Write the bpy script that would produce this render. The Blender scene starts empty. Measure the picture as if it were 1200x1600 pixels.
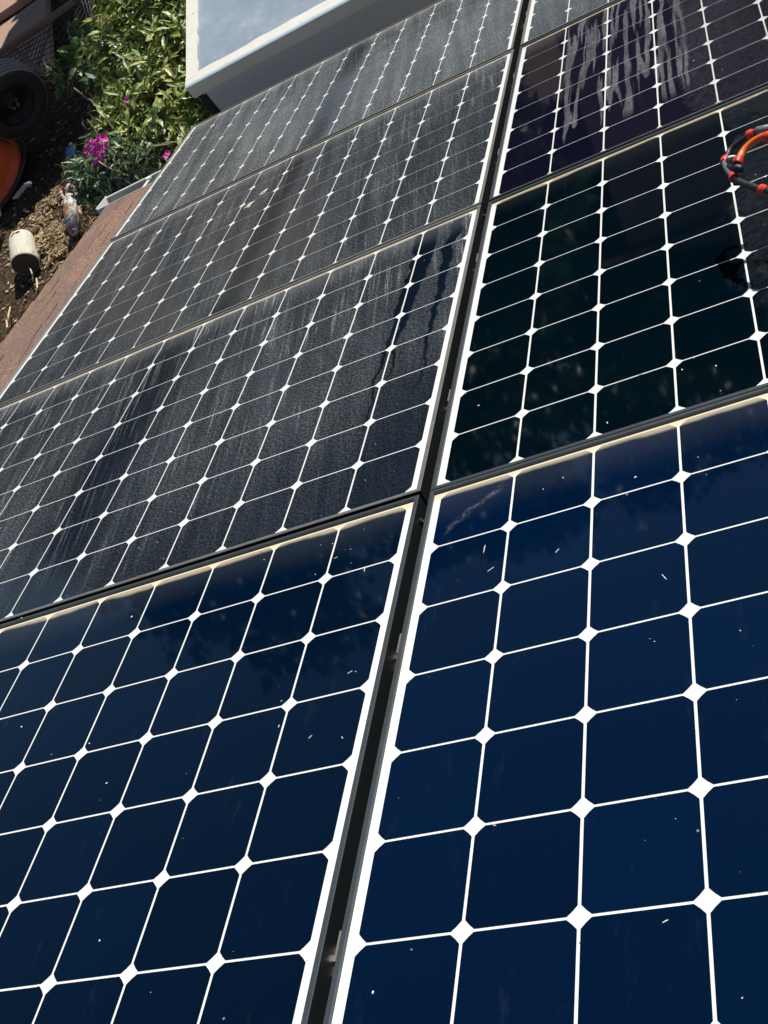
import bpy, bmesh, math, random
from mathutils import Vector, Matrix, Euler, noise as mnoise
random.seed(7)
D = bpy.data; S = bpy.context.scene; COL = S.collection
R = math.radians

# ------------------------------------------------------------------ roof frame, camera, light
# roof frame: u along the eave (to the right), v down the slope (away from the viewer), w off the roof
PITCH = R(20)
def RW(u, v, w):                       # roof frame -> world
    c, s = math.cos(PITCH), math.sin(PITCH)
    return Vector((u, v*c + w*s, -v*s + w*c))
RM = Matrix.Rotation(-PITCH, 3, 'X')
CX = RM @ Vector((0.8700931, 0.157685, -0.46698334))
CY = RM @ Vector((-0.26786507, -0.64403899, -0.71656269))
CZ = RM @ Vector((-0.41374666, 0.74856477, -0.51813558))
CAM = RW(0.657303, -1.403569, 0.953150)
FPX = 1771.88
cam = D.cameras.new('camera'); co = D.objects.new('camera', cam); COL.objects.link(co)
cam.sensor_fit = 'VERTICAL'; cam.sensor_height = 32; cam.lens = 32*FPX/1600
cam.clip_start = .02; cam.clip_end = 2000
m = Matrix((CX, -CY, -CZ)).transposed().to_4x4(); m.translation = CAM; co.matrix_world = m
S.camera = co

SUN = RW(.40, .45, 1).normalized()     # towards the sun
elev = math.asin(SUN.z); azim = math.atan2(SUN.x, SUN.y)   # clockwise from +Y
w = D.worlds.new('World'); S.world = w; w.use_nodes = True
nt = w.node_tree; sky = nt.nodes.new('ShaderNodeTexSky'); sky.sky_type = 'NISHITA'; sky.sun_disc = False
sky.sun_elevation = elev; sky.sun_rotation = azim; sky.air_density = 1.0; sky.dust_density = .6; sky.ozone_density = 2.0
bg = nt.nodes['Background']; nt.links.new(sky.outputs[0], bg.inputs[0]); bg.inputs[1].default_value = .06
sl = D.lights.new('sun', 'SUN'); sl.energy = 4.9; sl.angle = R(.5); sl.color = (1, .95, .87)
so = D.objects.new('sun', sl); COL.objects.link(so); so.rotation_euler = SUN.to_track_quat('Z', 'Y').to_euler()
S.view_settings.view_transform = 'Standard'; S.view_settings.look = 'None'; S.view_settings.gamma = 1
S.view_settings.exposure = 0.22
S.render.engine = 'CYCLES'; S.cycles.max_bounces = 6; S.cycles.transparent_max_bounces = 6
S.cycles.use_denoising = True

GZ = -2.82                             # ground height
def ray(px, py): return CZ + CX*((px-600)/FPX) + CY*((py-800)/FPX)
def at(px, py, z=GZ):
    r = ray(px, py); return CAM + r*((z-CAM.z)/r.z)
def atd(px, py, d):
    return CAM + ray(px, py).normalized()*d
def roofpt(px, py, wz):                # roof-frame (u, v) of a point at height wz over the cells
    r = RM.transposed() @ ray(px, py); c = RM.transposed() @ CAM
    p = c + r*((wz-c.z)/r.z); return p

# ------------------------------------------------------------------ helpers
def tag(o, label=None, cat=None, group=None, kind=None):
    if label: o['label'] = label
    if cat: o['category'] = cat
    if group: o['group'] = group
    if kind: o['kind'] = kind
    return o
def empty(name, loc=(0, 0, 0), rot=(0, 0, 0)):
    o = D.objects.new(name, None); COL.objects.link(o); o.location = loc; o.rotation_euler = rot
    o.empty_display_size = .1; return o
def obj(name, bm, mat, parent=None, smooth=False, loc=None, rot=None):
    me = D.meshes.new(name)
    bm.normal_update(); bm.to_mesh(me); bm.free()
    if mat:
        for q in (mat if isinstance(mat, (list, tuple)) else [mat]): me.materials.append(q)
    if smooth:
        for p in me.polygons: p.use_smooth = True
    o = D.objects.new(name, me); COL.objects.link(o)
    if parent: o.parent = parent
    if loc is not None: o.location = loc
    if rot is not None: o.rotation_euler = rot
    return o
def box(bm, x0, x1, y0, y1, z0, z1, M=None):
    vs = [bm.verts.new((x, y, z)) for z in (z0, z1) for y in (y0, y1) for x in (x0, x1)]
    for f in ((0, 2, 3, 1), (4, 5, 7, 6), (0, 1, 5, 4), (2, 6, 7, 3), (0, 4, 6, 2), (1, 3, 7, 5)):
        bm.faces.new([vs[i] for i in f])
    if M is not None: bmesh.ops.transform(bm, matrix=M, verts=vs)
    return vs
def bevel(bm, w, seg=2):
    bmesh.ops.bevel(bm, geom=bm.edges[:], offset=w, segments=seg, profile=.6, affect='EDGES')
def tube(bm, pts, rad, n=10, caps=True, squash=None):
    pts = [Vector(p) for p in pts]; rings = []
    up = Vector((0, 0, 1)); prev = None
    for i, p in enumerate(pts):
        t = (pts[min(i+1, len(pts)-1)] - pts[max(i-1, 0)]).normalized()
        a = prev if prev is not None else (up if abs(t.dot(up)) < .9 else Vector((1, 0, 0)))
        a = (a - t*a.dot(t)).normalized(); b = t.cross(a); prev = a
        r = rad[i] if isinstance(rad, (list, tuple)) else rad
        rings.append([bm.verts.new(p + (a*math.cos(k*2*math.pi/n) + b*math.sin(k*2*math.pi/n))*r) for k in range(n)])
    for i in range(len(rings)-1):
        for k in range(n):
            bm.faces.new((rings[i][k], rings[i][(k+1) % n], rings[i+1][(k+1) % n], rings[i+1][k]))
    if caps:
        bm.faces.new(rings[0][::-1]); bm.faces.new(rings[-1])
    return rings
def spline(pts, n=6):
    pts = [Vector(p) for p in pts]; out = []
    P = [pts[0]*2-pts[1]] + pts + [pts[-1]*2-pts[-2]]
    for i in range(1, len(P)-2):
        for k in range(n):
            t = k/n; a, b, c, d = P[i-1], P[i], P[i+1], P[i+2]
            out.append(.5*((2*b)+(c-a)*t+(2*a-5*b+4*c-d)*t*t+(3*b-a-3*c+d)*t**3))
    out.append(pts[-1]); return out
def lathe(bm, prof, n=32, M=None):     # prof: (radius, z)
    rings = []; allv = []
    for r, z in prof:
        ring = [bm.verts.new((r*math.cos(k*2*math.pi/n), r*math.sin(k*2*math.pi/n), z)) for k in range(n)]
        rings.append(ring); allv += ring
    for i in range(len(rings)-1):
        for k in range(n):
            bm.faces.new((rings[i][k], rings[i][(k+1) % n], rings[i+1][(k+1) % n], rings[i+1][k]))
    if M is not None: bmesh.ops.transform(bm, matrix=M, verts=allv)
    return rings

# ------------------------------------------------------------------ material kit
class Mat:
    def __init__(s, name):
        s.mat = D.materials.new(name); s.mat.use_nodes = True; s.nt = s.mat.node_tree
        s.b = s.nt.nodes['Principled BSDF']; s._tc = None
    def set(s, **k):
        for a, v in k.items():
            i = s.b.inputs[{'base': 'Base Color', 'rough': 'Roughness', 'metal': 'Metallic', 'spec': 'Specular IOR Level',
                            'coat': 'Coat Weight', 'coat_rough': 'Coat Roughness', 'normal': 'Normal', 'coat_normal': 'Coat Normal',
                            'ior': 'IOR', 'sub': 'Subsurface Weight'}[a]]
            if hasattr(v, 'is_linked') or isinstance(v, bpy.types.NodeSocket): s.nt.links.new(v, i)
            else: i.default_value = (*v, 1) if isinstance(v, tuple) and len(v) == 3 else v
        return s
    def _in(s, i, v):
        if isinstance(v, bpy.types.NodeSocket): s.nt.links.new(v, i)
        elif v is not None: i.default_value = v
    def m(s, op, a, b=None, c=None, clamp=False):
        n = s.nt.nodes.new('ShaderNodeMath'); n.operation = op; n.use_clamp = clamp
        s._in(n.inputs[0], a); s._in(n.inputs[1], b); s._in(n.inputs[2], c); return n.outputs[0]
    def step(s, x, lo, hi):            # smooth 0..1
        n = s.nt.nodes.new('ShaderNodeMapRange'); n.interpolation_type = 'SMOOTHSTEP'
        if lo <= hi:
            s._in(n.inputs[0], x); n.inputs[1].default_value = lo; n.inputs[2].default_value = hi
        else:
            s._in(n.inputs[0], x); n.inputs[1].default_value = hi; n.inputs[2].default_value = lo
            n.inputs[3].default_value = 1; n.inputs[4].default_value = 0
        return n.outputs[0]
    def coord(s):
        if not s._tc: s._tc = s.nt.nodes.new('ShaderNodeTexCoord').outputs['Object']
        return s._tc
    def xyz(s, v=None):
        n = s.nt.nodes.new('ShaderNodeSeparateXYZ'); s.nt.links.new(v or s.coord(), n.inputs[0]); return n.outputs
    def vec(s, x, y, z=0.0):
        n = s.nt.nodes.new('ShaderNodeCombineXYZ')
        for i, q in enumerate((x, y, z)): s._in(n.inputs[i], q)
        return n.outputs[0]
    def noise(s, v=None, scale=5., detail=3., rough=.5, dist=0., color=False):
        n = s.nt.nodes.new('ShaderNodeTexNoise'); s.nt.links.new(v or s.coord(), n.inputs['Vector'])
        n.inputs['Scale'].default_value = scale; n.inputs['Detail'].default_value = detail
        n.inputs['Roughness'].default_value = rough; n.inputs['Distortion'].default_value = dist
        return n.outputs[1 if color else 0]
    def voro(s, v=None, scale=5., feature='F1', out='Distance'):
        n = s.nt.nodes.new('ShaderNodeTexVoronoi'); s.nt.links.new(v or s.coord(), n.inputs['Vector'])
        n.inputs['Scale'].default_value = scale; n.feature = feature; return n.outputs[out]
    def mix(s, f, a, b):
        n = s.nt.nodes.new('ShaderNodeMix'); n.data_type = 'RGBA'
        s._in(n.inputs[0], f)
        for i, q in ((6, a), (7, b)):
            if isinstance(q, bpy.types.NodeSocket): s.nt.links.new(q, n.inputs[i])
            else: n.inputs[i].default_value = (*q, 1)
        return n.outputs[2]
    def ramp(s, x, stops):
        n = s.nt.nodes.new('ShaderNodeValToRGB'); s.nt.links.new(x, n.inputs[0]); e = n.color_ramp.elements
        while len(e) < len(stops): e.new(.5)
        for k, (p, c) in enumerate(stops): e[k].position = p; e[k].color = (*c, 1)
        return n.outputs[0]
    def bump(s, h, strength=.3, dist=.01):
        n = s.nt.nodes.new('ShaderNodeBump'); n.inputs['Strength'].default_value = strength; n.inputs['Distance'].default_value = dist
        s.nt.links.new(h, n.inputs['Height']); return n.outputs[0]
def plain(name, base, rough=.6, metal=0., var=.25, scale=8., bumpy=0., spec=.5, coat=0.):
    M = Mat(name); n = M.noise(scale=scale, detail=5, rough=.6)
    lo = tuple(c*(1-var) for c in base); hi = tuple(min(1, c*(1+var)) for c in base)
    M.set(base=M.mix(n, lo, hi), rough=rough, metal=metal, spec=spec, coat=coat)
    if bumpy: M.set(normal=M.bump(M.noise(scale=scale*4, detail=4), bumpy, .01))
    return M.mat

# ------------------------------------------------------------------ materials of the panels
def panel_mats(kind, seed):
    """(cell, backsheet) pair; the dirt lies in panel coordinates, the same on both."""
    out = []
    for part in ('cell', 'back'):
        M = Mat('%s_%s' % (part, kind)); xs = M.xyz(); u, v = xs[0], xs[1]
        us = M.m('ADD', u, seed*3.7); uv = M.vec(us, v, seed*1.3)
        dusty = kind[0] == 'L' and kind != 'L1' or kind in ('R4',)
        col = {'cell': (.0003, .0060, .0235), 'back': (.74, .75, .73)}[part]
        if kind == 'L1' and part == 'cell': col = (.0003, .0048, .0165)
        if kind in ('R2',) and part == 'cell': col = (.0004, .0034, .0065)
        if kind in ('R3',) and part == 'cell': col = (.004, .004, .013)
        if dusty and part == 'cell': col = (.002, .006, .014)
        if part == 'cell':
            # slow batch differences between areas of silicon
            q = M.noise(M.vec(M.m('SNAP', M.m('ADD', u, .0001), .128), M.m('SNAP', M.m('ADD', v, .0001), .128), seed*1.7), scale=7.3, detail=0)
            base = M.mix(q, tuple(c*.70 for c in col), tuple(c*1.3 for c in col))
        else:
            base = M.mix(M.noise(uv, 3, 3), tuple(c*.93 for c in col), col)
        rough = .035; bump_h = None
        # muck line along the lower (far) edge
        wob = M.m('MULTIPLY', M.noise(uv, 9, 4), .022)
        edge = M.step(M.m('ADD', v, wob), 1.020, 1.030)
        haze = M.step(M.m('ADD', v, M.m('MULTIPLY', M.noise(uv, 6, 4), .05)), .95, 1.07)
        dust = M.m('MULTIPLY', haze, .03 if kind in ('L1', 'R1') else .015)
        if dusty:
            amt = {'L2': .056, 'L3': .070, 'L4': .145, 'R4': .11}[kind]  # farthest panel: its grazing sheen is painted in as extra dust
            grain = M.m('MULTIPLY', M.step(M.noise(uv, 190, 3, .75), .40, .66), 1.15)
            streak = M.noise(M.vec(M.m('ADD', M.m('MULTIPLY', us, 95), M.m('MULTIPLY', v, 14.)), M.m('MULTIPLY', v, 3.2)), 1, 4, .75)
            broad = M.noise(M.vec(M.m('MULTIPLY', us, 9), M.m('MULTIPLY', v, 1.1)), 1, 3, .6)
            cloud = M.noise(uv, 14, 5, .65)
            c0 = {'L2': .68, 'L3': .80, 'L4': .82, 'R4': .9}[kind]
            off = M.m('SUBTRACT', M.m('ABSOLUTE', M.m('SUBTRACT', M.m('ADD', u, M.m('MULTIPLY', M.noise(uv, 2.5, 2), .06)), c0+.03)), .0)
            band = M.step(off, .0, .16 if kind == 'L2' else .085)             # 0 in the cleaner lane
            d = M.m('MULTIPLY', M.m('ADD', .20, M.m('MULTIPLY', band, .80)), amt)
            d = M.m('MULTIPLY', d, M.m('ADD', .28, M.m('MULTIPLY', grain, 1.7)))
            d = M.m('MULTIPLY', d, M.m('ADD', .55, M.m('MULTIPLY', cloud, .9)))
            lanes = M.noise(M.vec(M.m('ADD', M.m('MULTIPLY', us, 21), M.m('MULTIPLY', v, 2.4)), M.m('MULTIPLY', v, 1.3), 7.), 1, 3, .6)
            d = M.m('MULTIPLY', d, M.m('ADD', .74, M.m('MULTIPLY', M.step(lanes, .34, .68), .56)))
            sk = M.m('MULTIPLY', M.m('POWER', M.step(streak, .46, .74), 1.5), M.m('ADD', .45, grain))
            bk = M.m('MULTIPLY', M.m('ADD', .22, M.step(broad, .42, .60)), M.m('ADD', .6, M.m('MULTIPLY', M.step(v, .45, 1.0), .9)))
            sk_amt = {'L2': .30, 'L3': .20, 'L4': .12, 'R4': .08}[kind]
            d = M.m('ADD', d, M.m('MULTIPLY', M.m('MULTIPLY', sk, bk), sk_amt))
            if kind == 'L2':                          # rivulets and the rinsed lower right
                for c, wd, ln in ((1.425, .024, .38), (1.494, .013, .30), (1.400, .010, .22)):
                    mz = M.m('MULTIPLY', M.m('SUBTRACT', M.noise(M.vec(seed*1., M.m('MULTIPLY', v, 7.), c*9), 1, 3, .6), .5), .075)
                    dd = M.m('ABSOLUTE', M.m('SUBTRACT', M.m('ADD', u, mz), c))
                    wv = M.m('MULTIPLY', M.step(v, ln, 1.0), wd)
                    riv = M.m('MULTIPLY', M.step(M.m('SUBTRACT', dd, wv), .005, -.001), M.step(v, ln, ln+.03))
                    d = M.m('MULTIPLY', d, M.m('SUBTRACT', 1., M.m('MULTIPLY', riv, .97)))
                low = M.m('MULTIPLY', M.step(M.m('ADD', u, M.m('MULTIPLY', cloud, .1)), 1.38, 1.50), M.step(v, .5, .32))
                d = M.m('MULTIPLY', d, M.m('SUBTRACT', 1., M.m('MULTIPLY', low, .55)))
                d = M.m('MULTIPLY', d, M.m('ADD', .45, M.m('MULTIPLY', M.step(M.m('ADD', v, M.m('MULTIPLY', u, -.05)), -.05, .32), .55)))
            d = M.m('ADD', d, M.m('MULTIPLY', haze, .10))
            dust = d
            rough = M.m('ADD', .10, M.m('MULTIPLY', d, 1.2), clamp=True)
            spots = M.step(M.voro(uv, 34), .055, .03)
            sel = M.m('GREATER_THAN', M.noise(uv, 31, 1), .60)
            dust = M.m('ADD', dust, M.m('MULTIPLY', M.m('MULTIPLY', spots, sel), .5), clamp=True)
        if kind == 'R3':
            # film left standing in tongues between the rinsed runs
            mz = M.m('MULTIPLY', M.m('SUBTRACT', M.noise(M.vec(M.m('MULTIPLY', u, 4.), M.m('MULTIPLY', v, 6.)), 1, 2), .5), .018)
            uu = M.m('ADD', u, mz)
            L = M.noise(M.vec(M.m('MULTIPLY', uu, 17.), 3.3), 1, 1.5, .55)
            tip = M.m('ADD', M.m('MULTIPLY', L, 1.9), -.66)
            tong = M.step(M.m('SUBTRACT', v, tip), -.006, .008)
            lane = M.m('MULTIPLY', M.step(uu, .135, .142), M.step(uu, .47, .455))
            runs = M.noise(M.vec(M.m('MULTIPLY', uu, 62.), M.m('MULTIPLY', v, 2.2), 5.), 1, 1.0, .5)
            film = M.m('MULTIPLY', M.m('MULTIPLY', tong, lane), M.step(runs, .47, .53))
            film = M.m('MULTIPLY', film, M.m('MULTIPLY', M.step(v, .12, .2), M.m('ADD', .55, M.m('MULTIPLY', M.step(M.noise(M.vec(M.m('MULTIPLY', u, 20.), M.m('MULTIPLY', v, 5.)), 1, 4, .6), .3, .7), .75))))
            tex = M.noise(M.vec(M.m('MULTIPLY', us, 3.), v), 75, 4, .75, 1.2)
            dust = M.m('ADD', dust, M.m('MULTIPLY', film, M.m('ADD', .048, M.m('MULTIPLY', M.step(tex, .35, .65), .14))))
            topf = M.m('MULTIPLY', M.step(v, .9, 1.02), M.step(u, .14, .10))
            dust = M.m('ADD', dust, M.m('MULTIPLY', topf, .05))
            rough = M.m('ADD', .03, M.m('MULTIPLY', film, .3))
        if kind in ('R3', 'R2', 'R4'):
            # running water: ripples in the bump
            if kind == 'R3': wet = M.step(M.m('ADD', u, M.m('MULTIPLY', M.noise(uv, 8, 2), .06)), .45, .53)
            elif kind == 'R4': wet = M.step(u, .1, .5)
            else:
                e = M.m('ADD', u, M.m('MULTIPLY', M.noise(uv, 6, 3), .09))
                e = M.m('ADD', e, M.m('MULTIPLY', v, -.02))
                wet = M.m('MULTIPLY', M.step(e, .53, .585), M.step(M.m('SUBTRACT', v, M.m('MULTIPLY', e, -.35)), .30, .62))
            rp = M.noise(M.vec(M.m('MULTIPLY', u, 1.5), M.m('MULTIPLY', v, 1.)), 34, 4, .6, 2.2)
            bump_h = M.m('MULTIPLY', wet, rp)
            bstr = 1.
        if kind in ('L1', 'R1', 'R2', 'R3'):
            # thin smears, dry scratches and one cloudy wipe near the upper left of R1
            sm = M.noise(M.vec(M.m('MULTIPLY', us, 30), M.m('MULTIPLY', v, 7)), 1, 5, .7)
            dust = M.m('ADD', dust, M.m('MULTIPLY', M.step(sm, .58, .88), .026))
            spots = M.step(M.voro(uv, 21), .045, .02)
            sel = M.m('GREATER_THAN', M.noise(M.vec(v, us), 23, 1), .62)
            dust = M.m('ADD', dust, M.m('MULTIPLY', M.m('MULTIPLY', spots, sel), .35))
            if kind == 'R1':
                a = M.m('SUBTRACT', v, M.m('ADD', .93, M.m('MULTIPLY', M.m('SUBTRACT', u, .02), .75)))
                line = M.step(M.m('ABSOLUTE', M.m('ADD', a, M.m('MULTIPLY', M.m('SUBTRACT', M.noise(uv, 30, 5, .7), .5), .05))), .016, .0)
                rng = M.m('MULTIPLY', M.step(u, .012, .03), M.step(u, .125, .09))
                wn = M.step(M.noise(uv, 55, 5, .8), .4, .75)
                dust = M.m('ADD', dust, M.m('MULTIPLY', M.m('MULTIPLY', line, rng), M.m('MULTIPLY', wn, .22)))
        dust = M.m('MINIMUM', dust, .9)
        dcol = (.56, .60, .61) if dusty or kind == 'R3' else (.58, .62, .63)
        if part == 'cell':
            base = M.mix(dust, base, dcol)
        else:
            base = M.mix(M.m('MULTIPLY', dust, .55 if dusty else .8), base, (.55, .56, .54))
        beige = (.66, .57, .40)
        base = M.mix(M.m('MULTIPLY', edge, .92 if part == 'back' and not dusty else .5), base, beige)
        M.set(base=base, rough=rough, spec=.5)
        M.b.inputs['IOR'].default_value = 1.44 if kind in ('R2', 'R3') else 1.30 if not dusty else 1.42
        if part == 'cell' and kind in ('L1', 'R1'): M.b.inputs['Specular Tint'].default_value = (.40, .78, 1, 1)   # blue anti-reflection coating
        # faint waviness of tempered glass
        wav = M.m('MULTIPLY', M.noise(uv, 5, 1), .12)
        if bump_h is not None:
            h = M.m('ADD', bump_h, M.m('MULTIPLY', wav, .12))
            M.set(normal=M.bump(h, bstr, .007))
        else:
            M.set(normal=M.bump(wav, .35, .004))
        out.append(M.mat)
    return out
def metal_black(dusty=False):
    M = Mat('dusty_sheen_anodised' if dusty else 'black_anodised'); n = M.noise(scale=30, detail=6, rough=.7); sc = M.noise(M.vec(M.m('MULTIPLY', M.xyz()[0], 3), M.xyz()[1]), 140, 3, .7)
    sp = M.step(M.voro(scale=95), .10, .04); sel = M.m('GREATER_THAN', M.noise(scale=17, detail=2), .56)
    b = M.mix(n, (.045, .055, .062), (.085, .100, .108)) if not dusty else M.mix(n, (.12, .125, .12), (.30, .30, .28)); b = M.mix(M.m('MULTIPLY', M.m('MULTIPLY', sp, sel), .5), b, (.35, .35, .33))  # dusty variant: grazing sky sheen painted into the dust tone
    M.set(base=b, metal=.5, rough=M.m('ADD', .30, M.m('MULTIPLY', sc, .25)), spec=.5); return M.mat
M_FRAME = metal_black(); M_FRAME_SHEEN = metal_black(True)
M_RAIL = plain('rail_black', (.018, .02, .022), .45, .4, .2)
M_STEEL = plain('bright_steel', (.55, .55, .53), .3, .9, .2, 30)

# ------------------------------------------------------------------ solar panels
P = .128; NU, NV = 12, 8; W_, H_ = NU*P, NV*P
MU, MV = .0195, .0125
def frame_bm():
    bm = bmesh.new(); lw = .0080
    prof = [(0, -.036), (0, .0030), (.0009, .0040), (lw-.0009, .0040), (lw, .0031), (lw, -.004)]
    loops = []
    for ins, z in prof:
        a, b, c, d = -MU+ins, W_+MU-ins, -MV+ins, H_+MV-ins
        loops.append([bm.verts.new((x, y, z)) for x, y in ((a, c), (b, c), (b, d), (a, d))])
    for i in range(len(loops)-1):
        for k in range(4):
            bm.faces.new((loops[i][k], loops[i][(k+1) % 4], loops[i+1][(k+1) % 4], loops[i+1][k]))
    return bm
def cells_bm():
    bm = bmesh.new(); g = .0018; ch = .0115; h = P/2-g
    pts = []
    for sx, sy in ((1, 1), (-1, 1), (-1, -1), (1, -1)):
        q = [(h, h-ch), (h-ch*.47, h-ch*.47), (h-ch, h)]
        q = [(sx*a, sy*b) for a, b in q]
        if sx*sy < 0: q = q[::-1]
        pts += q
    for i in range(NU):
        for j in range(NV):
            cx, cy = (i+.5)*P, (j+.5)*P
            bm.faces.new([bm.verts.new((cx+a, cy+b, 0)) for a, b in pts])
    return bm
def back_bm():
    bm = bmesh.new(); x0, x1, y0, y1 = -MU+.004, W_+MU-.004, -MV+.004, H_+MV-.004
    bm.faces.new([bm.verts.new(p) for p in ((x0, y0, -.0007), (x1, y0, -.0007), (x1, y1, -.0007), (x0, y1, -.0007))])
    bm.faces.new([bm.verts.new(p) for p in ((x0, y1, -.006), (x1, y1, -.006), (x1, y0, -.006), (x0, y0, -.006))])
    return bm
PANELS = [
 ('R1', 0, -1.0505, 'clean dark blue solar panel at the bottom right, right of the long dark gap'),
 ('R2', 0, 0, 'almost black rinsed solar panel with the orange and black hose above it'),
 ('R3', 0, 1.0586, 'solar panel with grey film tongues and water runs, third row on the right'),
 ('R4', 0, 2.120, 'greyish solar panel showing only a sliver at the top edge, right of the gap'),
 ('L1', -1.5948, -1.04996, 'clean dark blue solar panel at the bottom left, left of the long dark gap'),
 ('L2', -1.5948, .0088, 'dusty streaked solar panel with two dark wet rivulets at its right end'),
 ('L3', -1.5948, 1.0645, 'dusty grey solar panel with bird droppings, third row on the left'),
 ('L4', -1.600, 2.127, 'pale dusty solar panel touching the grey side of the skylight'),
]
fm = None
for k, (kd, u0, v0, lab) in enumerate(PANELS):
    t = empty('solar_panel', RW(u0, v0, 0), (-PITCH, 0, 0))
    tag(t, lab, 'solar panel', 'solar panels mounted in rows on the roof')
    cm, bk = panel_mats(kd, k+1)
    f = obj('frame', frame_bm(), [M_FRAME_SHEEN if kd in ('L3', 'L4', 'R4', 'L2') else M_FRAME, M_RAIL], t)
    for p in f.data.polygons: p.material_index = 1 if p.index < 4 else 0
    obj('backsheet', back_bm(), bk, t)
    obj('cell_grid', cells_bm(), cm, t)

# bird droppings on L3
M_DROP = plain('dropping', (.62, .58, .48), .9, 0, .2, 90, .5)
for px, py, r_ in ((389, 321, .0135), (412, 300, .010)):
    q = roofpt(px, py, .001); bm = bmesh.new()
    bmesh.ops.create_icosphere(bm, subdivisions=3, radius=1)
    for vv in bm.verts:
        n_ = 1+.7*mnoise.noise(vv.co*1.7+Vector((px, py, 0)))
        vv.co = Vector((vv.co.x*r_*1.5*n_, vv.co.y*r_*n_, max(vv.co.z, 0)*.003*n_))
    o = obj('bird_dropping', bm, M_DROP, None, True, RW(q.x, q.y, .0004), (-PITCH, 0, .4))
    tag(o, 'white bird dropping spattered on the dusty panel, ' + ('lower and larger of two' if py > 310 else 'upper and smaller of two'), 'dropping', 'bird droppings on the dusty panel')

# rails under the panels, seen through the gap, with clips
M_CLIP = plain('clip_aluminium', (.36, .32, .30), .4, .7, .2, 60)
RAILS = [(-.795, 'fourth'), (-.345, 'third'), (.26, 'x'), (.775, 'second'), (1.33, 'first'), (1.86, 'y'), (2.42, 'z'), (2.93, 'q')]
rl = ['black mounting rail crossing the gap nearest the viewer between the two bottom panels',
      'black mounting rail crossing the gap halfway along the two bottom panels',
      'black mounting rail crossing the gap at the near end of the second row of panels',
      'black mounting rail crossing the gap near the rivulets of the second row',
      'black mounting rail crossing the gap just beyond the second seam',
      'black mounting rail crossing the gap towards the far end of the third row',
      'black mounting rail under the near part of the farthest row', 'black mounting rail under the far edge of the farthest row']
for (v0, _), lab in zip(RAILS, rl):
    t = empty('mounting_rail', RW(-.0375, v0, -.06), (-PITCH, 0, 0)); tag(t, lab, 'mounting rail', 'rails carrying the solar panels')
    bm = bmesh.new(); box(bm, -1.50, 1.50, -.018, .018, -.016, .016); bevel(bm, .003, 1); obj('rail', bm, M_RAIL, t)
    bm = bmesh.new(); box(bm, -.009, .014, -.016, .022, .017, .030); bevel(bm, .002, 1)
    box(bm, .0140, .0176, -.016, .020, .031, .0610)
    obj('clamp', bm, M_CLIP, t)
    bm = bmesh.new(); lathe(bm, [(.0001, .036), (.004, .036), (.0055, .033), (.0055, .0305), (.0001, .0305)], 6, Matrix.Translation((.001, .003, 0))); obj('bolt', bm, M_STEEL, t)
# cable crossing the gap at the junction
for (a, lab) in (((650, 812), 'black cable bridging the dark gap where the four nearest panels meet'), ((757, 334), 'black cable bridging the dark gap at the second panel crossing')):
    q = roofpt(a[0], a[1], -.012); bm = bmesh.new()
    tube(bm, spline([(-.026, .035, -.012), (-.010, .008, -.004), (.006, -.010, -.005), (.022, -.03, -.016)], 5), .0035, 8)
    o = obj('cable', bm, M_RAIL, None, True, RW(-.038, q.y, -.010), (-PITCH, 0, 0)); tag(o, lab, 'cable', 'cables in the gap between the panels')

# ------------------------------------------------------------------ the house roof
def shingle_mat():
    M = Mat('asphalt_shingle'); g = M.noise(scale=130, detail=3, rough=.85); tabn = M.voro(M.vec(M.m('MULTIPLY', M.xyz()[0], 7), M.m('MULTIPLY', M.xyz()[1], 2.6)), 1, out='Color')
    b = M.ramp(g, [(.34, (.045, .030, .026)), (.47, (.17, .105, .078)), (.56, (.29, .185, .14)), (.68, (.46, .36, .30))])
    t = M.noise(scale=5, detail=4)
    b = M.mix(M.step(t, .35, .7), b, M.mix(.35, b, (.30, .17, .12)))
    b2 = M.mix(.35, b, (.12, .10, .095)); sx = M.xyz(tabn)[0]
    b = M.mix(M.step(sx, .6, .75), b, b2)
    M.set(base=b, rough=.95, spec=.2, normal=M.bump(g, .7, .004)); return M.mat
M_SH = shingle_mat()
M_WALL = plain('stucco', (.48, .43, .36), .9, 0, .1, 30, .3)
M_WHITE = plain('white_painted_metal', (.72, .74, .74), .45, 0, .12, 12)
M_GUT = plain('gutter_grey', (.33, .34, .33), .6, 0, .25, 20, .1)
RAKE = -2.125; EAVE = 3.03; RT = -.105
house = empty('house', RW(0, 0, RT), (-PITCH, 0, 0))
tag(house, 'house with the brown shingled roof under the solar panels and a white gutter', 'house')
bm = bmesh.new(); box(bm, RAKE+.01, 3.2, -4.2, EAVE, -.06, -.012); obj('roof_deck', bm, plain('deck_wood', (.2, .14, .09), .8), house)
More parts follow.
